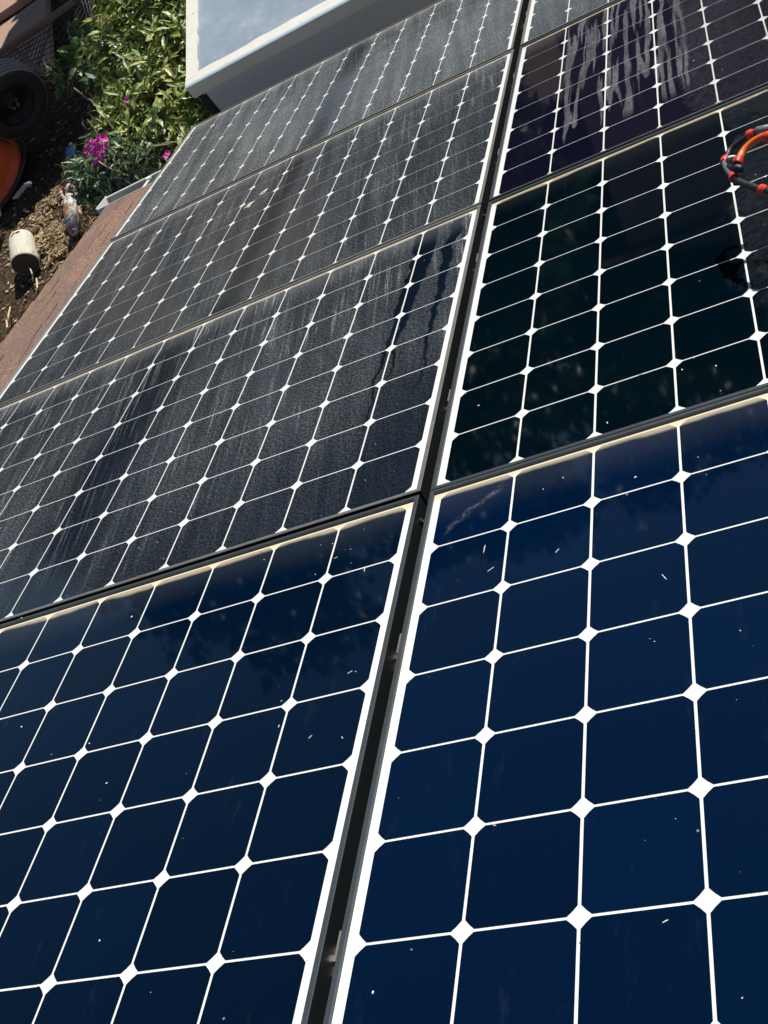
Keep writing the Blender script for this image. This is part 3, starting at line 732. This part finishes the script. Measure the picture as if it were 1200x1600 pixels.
# ------------------------------------------------------------------ plants
def leafmat(name, stops, scale=11., trans=.12):
    M = Mat(name); n = M.noise(scale=scale, detail=2, rough=.9); b = M.ramp(n, stops)
    M.set(base=b, rough=.42, spec=.5)
    tr = M.nt.nodes.new('ShaderNodeBsdfTranslucent'); M.nt.links.new(b, tr.inputs[0]); mx = M.nt.nodes.new('ShaderNodeMixShader'); mx.inputs[0].default_value = trans
    M.nt.links.new(M.b.outputs[0], mx.inputs[1]); M.nt.links.new(tr.outputs[0], mx.inputs[2]); M.nt.links.new(mx.outputs[0], M.nt.nodes['Material Output'].inputs[0]); return M.mat
M_LF = leafmat('shrub_leaf', [(.33, (.030, .06, .010)), (.45, (.11, .18, .030)), (.55, (.27, .33, .07)), (.68, (.60, .56, .23))])
M_LFD = leafmat('dark_leaf', [(.3, (.02, .05, .012)), (.6, (.05, .10, .02)), (.8, (.09, .14, .03))])
M_LFB = leafmat('blue_green_leaf', [(.3, (.05, .09, .05)), (.5, (.12, .20, .10)), (.7, (.28, .33, .18))])
M_STEM = plain('dry_stem', (.30, .24, .15), .8, 0, .3)
M_FL = plain('magenta_petal', (.85, .10, .52), .6, 0, .3, 40)
def leaf(bm, c, d, n, L, wd, fold=.25, curl=.25):
    d = d.normalized(); s_ = d.cross(n)
    if s_.length < 1e-3: s_ = Vector((1, 0, 0))
    s_.normalize(); n = s_.cross(d)
    q = []
    for t_, ww in ((0, .05), (.30, .85), (.62, .95), (1, .02)):
        p = c + d*L*t_ - n*curl*L*t_*t_
        q.append((bm.verts.new(p - s_*wd*ww + n*fold*wd*ww), bm.verts.new(p), bm.verts.new(p + s_*wd*ww + n*fold*wd*ww)))
    for i in range(3):
        bm.faces.new((q[i][0], q[i][1], q[i+1][1], q[i+1][0])); bm.faces.new((q[i][1], q[i][2], q[i+1][2], q[i+1][1]))
def rndv(r_):
    while 1:
        v_ = Vector((r_.uniform(-1, 1), r_.uniform(-1, 1), r_.uniform(-1, 1)))
        if .05 < v_.length < 1: return v_
def sprigs(bm, cen, rad, nspr, r_, L=(.06, .12), wd=.017, stems=None, up=.4):
    for _ in range(nspr):
        o_ = rndv(r_); o_ = o_.normalized()*(o_.length**.45); p = cen + o_*rad
        ax = (o_ + Vector((0, 0, up)) + rndv(r_)*.6).normalized()
        nl = r_.randint(4, 8); st = ax*r_.uniform(.05, .11)
        if stems is not None: tube(stems, [p-st*1.4, p+st*.8], .0028, 4, False)
        a0 = r_.uniform(0, 6.28); b1 = ax.orthogonal().normalized(); b2 = ax.cross(b1)
        for k in range(nl):
            a = a0+k*2.4; out = b1*math.cos(a)+b2*math.sin(a)
            leaf(bm, p+st*(k/nl), (out*.9+ax*r_.uniform(.2, 1.)), (ax+rndv(r_)*.5), r_.uniform(*L), wd*r_.uniform(.7, 1.25), curl=r_.uniform(0, .5))
def shrub(name, blobs, mat, label, cat, seed, L=(.055, .105), wd=.0125, foot=None, dens=1., flowers=()):
    r_ = random.Random(seed); cs = [(atd(*b[:3]), b[3]) for b in blobs]
    mean = sum((c for c, _ in cs), Vector())/len(cs)
    ft = foot or Vector((mean.x, mean.y, GZ)); t = empty(name, ft); tag(t, label, cat)
    bm = bmesh.new(); st = bmesh.new()
    for c, rd in cs:
        sprigs(bm, c-ft, rd, int(dens*190*(rd/.3)**1.7), r_, L, wd, st)
        tube(st, spline([Vector((r_.uniform(-.12, .12), r_.uniform(-.12, .12), 0)), (c-ft)*.5+Vector((r_.uniform(-.1, .1), 0, 0)), c-ft], 4), .008, 5)
    obj('foliage', bm, mat, t); obj('stems', st, M_STEM, t)
    for (px, py, d, rad, n) in flowers:
        c = atd(px, py, d)-ft; fb = bmesh.new()
        for _ in range(n):
            p = c + rndv(r_)*rad; ax = (rndv(r_)+Vector((0, -.6, .7))).normalized(); b1 = ax.orthogonal().normalized(); b2 = ax.cross(b1)
            for k in range(5):
                a = k*1.2566; leaf(fb, p, b1*math.cos(a)+b2*math.sin(a)+ax*.4, ax, .015, .0065, .1, .1)
        obj('flower_cluster', fb, M_FL, t)
    return t
# main sunlit shrub beside the gutter and below the skylight
B = []
for px, py, d, rd in ((280, 20, 7.2, .30), (240, 30, 7.4, .30), (212, 22, 7.6, .20), (262, 75, 7.0, .30), (222, 85, 7.2, .25), (290, 100, 6.7, .22), (250, 120, 6.9, .24),
                      (215, 130, 7.0, .16), (280, 150, 6.5, .22), (245, 165, 6.6, .20), (305, 178, 6.3, .17), (270, 195, 6.3, .20), (235, 205, 6.4, .18), (205, 190, 6.6, .13),
                      (245, -20, 7.8, .35), (300, 60, 6.9, .25), (290, 210, 6.1, .12), (255, 235, 6.15, .16), (222, 240, 6.25, .16), (195, 232, 6.3, .11)):
    B.append((px, py, d, rd))
shrub('flowering_shrub', B, M_LF, 'tall sunlit green shrub with yellow green leaves between the gutter and the skylight', 'shrub', 21, dens=.85)
shrub('flowering_plant', [(185, 262, 6.25, .13), (160, 268, 6.3, .09), (215, 268, 6.1, .12), (140, 285, 6.3, .08), (178, 245, 6.3, .08), (240, 255, 6.0, .09), (170, 292, 6.15, .08), (130, 275, 6.35, .05), (165, 215, 6.4, .05)], M_LFB,
      'low blue green plant with magenta flower clusters against the gutter', 'plant', 22, L=(.035, .075), wd=.008, dens=1.5,
      flowers=((155, 224, 6.0, .045, 26), (145, 240, 6.0, .05, 30), (160, 213, 6.05, .022, 8), (197, 157, 6.2, .014, 3), (262, 243, 5.85, .022, 5)))
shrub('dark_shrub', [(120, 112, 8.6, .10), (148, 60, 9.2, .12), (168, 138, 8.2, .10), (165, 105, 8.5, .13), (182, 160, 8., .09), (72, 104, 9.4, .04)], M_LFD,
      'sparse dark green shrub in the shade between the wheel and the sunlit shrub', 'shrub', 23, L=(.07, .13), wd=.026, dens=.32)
# bare twigs
rt = random.Random(4)
t0 = at(150, 262, GZ+.3); tw = empty('dry_twigs', Vector((t0.x, t0.y, GZ))); tag(tw, 'pale bare twigs sticking up beside the magenta flowers', 'twigs')
o_ = tw.location; M_TW = plain('pale_twig', (.50, .42, .28), .8)
for (a, b, c, d) in (((158, 232, 6.2), (150, 205, 6.2), (136, 186, 6.2), .006), ((158, 232, 6.2), (150, 192, 6.15), (140, 178, 6.1), .004), ((180, 205, 6.2), (166, 185, 6.2), (158, 168, 6.2), .005), ((170, 262, 6.0), (185, 270, 6.0), (205, 275, 5.95), .005),
                     ((150, 250, 6.1), (170, 262, 6.0), (188, 268, 5.95), .004), ((190, 262, 6.), (212, 266, 6.), (236, 262, 5.9), .004), ((200, 285, 6.), (208, 262, 6.), (215, 245, 6), .004), ((232, 228, 5.9), (258, 226, 5.9), (285, 217, 5.85), .004), ((235, 234, 5.9), (262, 222, 5.9), (290, 225, 5.85), .003)):
    bm = bmesh.new(); tube(bm, spline([atd(*a)-o_, atd(*b)-o_, atd(*c)-o_], 4), [d*(1-.7*k/8) for k in range(9)], 6); obj('twig', bm, M_TW, tw)
# dead stalks and roots between soil and roof
bm = bmesh.new(); o_ = at(130, 345, GZ)
for _ in range(46):
    px, py = rt.gauss(140, 12), rt.gauss(345, 13); c = at(px, py, GZ+.03)-o_; e = rndv(rt); e.z = abs(e.z)*.5; tube(bm, spline([c, c+e*.05+Vector((0, 0, .03)), c+e*.13], 3), .004, 4)
for _ in range(26):
    px, py = rt.gauss(115, 7), rt.gauss(282, 10); c = at(px, py, GZ+.08)-o_; e = rndv(rt); tube(bm, spline([c, c+e*.06+Vector((0, 0, .03)), c+e*.15], 3), .007, 5)
tag(obj('dead_stalks', bm, plain('dead_stalk', (.26, .17, .10), .9), None, False, o_), kind='stuff')
bm = bmesh.new(); o_ = at(45, 440, GZ)
for (a, b, c) in (((42, 413), (49, 424), (52, 440)), ((54, 462), (58, 450), (57, 435)), ((14, 510), (13, 495), (16, 480)), ((8, 520), (11, 512), (10, 500))):
    tube(bm, spline([at(*a, GZ+.03)-o_, at(*b, GZ+.08)-o_, at(*c, GZ+.03)-o_], 4), .006, 5)
tag(obj('straw_stems', bm, plain('straw', (.62, .50, .30), .9), None, False, o_), kind='stuff')

# ------------------------------------------------------------------ trees beyond the yard (they stand in the panels' reflections)
M_TL = leafmat('tree_leaf', [(.3, (.025, .060, .018)), (.5, (.06, .12, .03)), (.7, (.12, .19, .045))], 2.5, .15)
M_TR = plain('tree_bark', (.12, .09, .065), .9, 0, .3, 6, .5)
def tree(x, y, h, rad, seed, label, crown_z=.3):
    r_ = random.Random(seed); t = empty('broadleaf_tree', (x, y, GZ)); tag(t, label, 'tree', 'trees beyond the yard')
    bm = bmesh.new(); tube(bm, [(0, 0, 0), (.05, .03, h*.3), (-.05, .05, h*.6), (0, 0, h*.85)], [.22, .17, .10, .04], 10)
    fb = bmesh.new()
    for k in range(44):
        a = r_.uniform(0, 6.28); zz_ = r_.uniform(crown_z, .95); rr_ = rad*math.sqrt(max(.08, 1-((zz_-.6)/.45)**2))*r_.uniform(.3, 1)
        c = Vector((rr_*math.cos(a), rr_*math.sin(a), h*zz_)); tube(bm, spline([Vector((0, 0, h*zz_*.7)), c*.6+Vector((0, 0, h*zz_*.3)), c], 3), .035, 5)
        cr = r_.uniform(.5, 1.)*rad*.42
        for _ in range(170):
            o_ = rndv(r_); p = c+Vector((o_.x, o_.y, o_.z*.75))*cr*(.6+.5*r_.random())
            leaf(fb, p, rndv(r_), rndv(r_), r_.uniform(.22, .40), .12)
    obj('trunk', bm, M_TR, t); obj('crown', fb, M_TL, t)
tree(-4.4, 19.0, 6.8, 2.6, 1, 'low broad green tree straight beyond the skylight')
tree(1.2, 23.0, 10.2, 4.2, 2, 'tall green tree rising behind the left half of the pinkish brown house', .35)
tree(-10.8, 18.5, 10.2, 3.2, 3, 'tallest and widest green tree, beyond the left side of the yard')
tree(-15.5, 17.5, 7.0, 3.2, 4, 'green tree at the left end of the tree row')
tree(9.4, 23.5, 10.0, 4.2, 5, 'tall green tree rising behind the right half of the pinkish brown house', .35)
tree(5.0, 25.0, 10.6, 4.4, 9, 'tall green tree rising behind the middle of the pinkish brown house', .35)
tree(-3.2, 25.5, 11.2, 3.6, 10, 'tall dense green tree in the back row, beyond the corner of the pinkish brown house', .3)
tree(2.2, 27.0, 11.6, 4.2, 11, 'tallest tree of the back row, rising far behind the pinkish brown house', .3)
tree(-1.6, 20.5, 7.6, 2.6, 6, 'green tree at the left corner of the pinkish brown house')
tree(-7.6, 21.0, 10.6, 2.7, 8, 'tall narrow green tree in the second row, left of the pinkish brown house')
# tree added over the yard so that its crown shades the wheel
tree(-3.0, 10.7, 4.1, 1.15, 7, 'small dense tree added beyond the fence to shade the wheel', .35)
# dark neighbouring house beyond the yard (it darkens the reflections of the far right panels)
M_BF = plain('pinkish_boards', (.46, .29, .28), .85, 0, .25, 3, .2)
t = empty('neighbour_house', (7.2, 15.2, GZ)); tag(t, 'pinkish brown boarded house with a low brown roof beyond the yard', 'house')
bm = bmesh.new(); zb = 0.
while zb < 4.1:
    box(bm, -9.2, 9.2, 0, 5.5, zb, zb+.178); box(bm, -9.21, 9.21, -.012, 5.512, zb+.0, zb+.03); zb += .18
obj('wall', bm, M_BF, t)
bm = bmesh.new(); a = [bm.verts.new(p) for p in ((-9.7, -.5, 4.16), (9.7, -.5, 4.16), (9.7, 6, 4.16), (-9.7, 6, 4.16), (-7.5, 2.75, 5.0), (7.5, 2.75, 5.0))]
for f in ((0, 1, 5, 4), (1, 2, 5), (2, 3, 4, 5), (3, 0, 4), (3, 2, 1, 0)): bm.faces.new([a[k] for k in f])
obj('roof', bm, M_SH, t)
for x in (-6.2, -1.5, 4.0):
    bm = bmesh.new(); box(bm, x-.62, x+.62, -.05, -.0125, 1.5, 2.7); w_ = obj('window', bm, M_WHITE, t)
    bm = bmesh.new(); box(bm, x-.54, x+.54, -.058, -.0505, 1.58, 2.62); obj('pane', bm, plain('dark_pane', (.01, .012, .015), .05), w_)

# ------------------------------------------------------------------ grit and seeds on the clean panels
bm = bmesh.new(); rg_ = random.Random(11); M_GR = plain('pale_grit', (.75, .73, .66), .8)
def grit(px, py, L, wd, ang=None):
    q = roofpt(px, py, 0); a = rg_.uniform(0, 3.14) if ang is None else ang
    c = RW(q.x, q.y, .0006); n0 = len(bm.verts)
    Mx = Matrix.Translation(c) @ Matrix.Rotation(-PITCH, 4, 'X') @ Matrix.Rotation(a, 4, 'Z') @ Matrix.Diagonal((L, wd, min(wd, .0008), 1))
    bmesh.ops.create_icosphere(bm, subdivisions=1, radius=1, matrix=Mx)
SPK = [(583, 1551, 2.6), (1126, 611+0, 1.2), (748, 634, 2), (949, 661, 2), (1119, 572, 1.8), (1066, 578, 1.8), (993, 746, 2.2), (880, 747, 1.5), (849, 765, 1.3), (140, 1162, 1.6), (167, 1224, 2), (206, 964, 2), (34, 966, 1.6), (34, 1136, 1.8), (1157, 986, 1.5), (906, 1472, 1.5),
       (1104, 742, 1), (1091, 715, 1.2), (156, 1470, 1.8), (1023, 1003, 1.3), (520, 850, 1.4), (413, 875, 1.3), (493, 898, 1.2), (1003, 585, 1.2), (556, 1050, 1.2), (1160, 1560, 1.6), (480, 1500, 1.2), (60, 1540, 1.6), (1085, 560, 1.), (1056, 1280, 1.)]
for px, py, s_ in SPK:
    d = (CAM-hp(px, py, 0)).length; grit(px, py, s_*d/FPX*1.15, s_*d/FPX*.7)
for _ in range(25):
    px, py = rg_.uniform(0, 1200), rg_.uniform(620, 1600); d = (CAM-hp(px, py, 0)).length; s_ = rg_.uniform(.4, 1.0); grit(px, py, s_*d/FPX, s_*d/FPX*.7)
for _ in range(50):
    px, py = rg_.uniform(0, 680), rg_.uniform(420, 900); d = (CAM-hp(px, py, 0)).length; s_ = rg_.uniform(.4, 1.1); grit(px, py, s_*d/FPX, s_*d/FPX*.7)
for (px, py, L, a) in ((757, 858, .010, 1.5), (1038, 902, .008, -1.1), (871, 861, .005, .9), (767, 890, .007, .6), (525, 872, .0045, .35), (547, 1051, .005, .5), (485, 1152, .004, .8), (535, 1153, .003, -1), (436, 1135, .003, 1.5), (773, 1290, .003, -.3), (1000, 586, .003, .2), (570, 890, .006, 1.6), (1040, 1440, .004, .4), (250, 1150, .003, .2)):
    grit(px, py, L, .0007, a)
tag(obj('grit', bm, M_GR), kind='stuff')
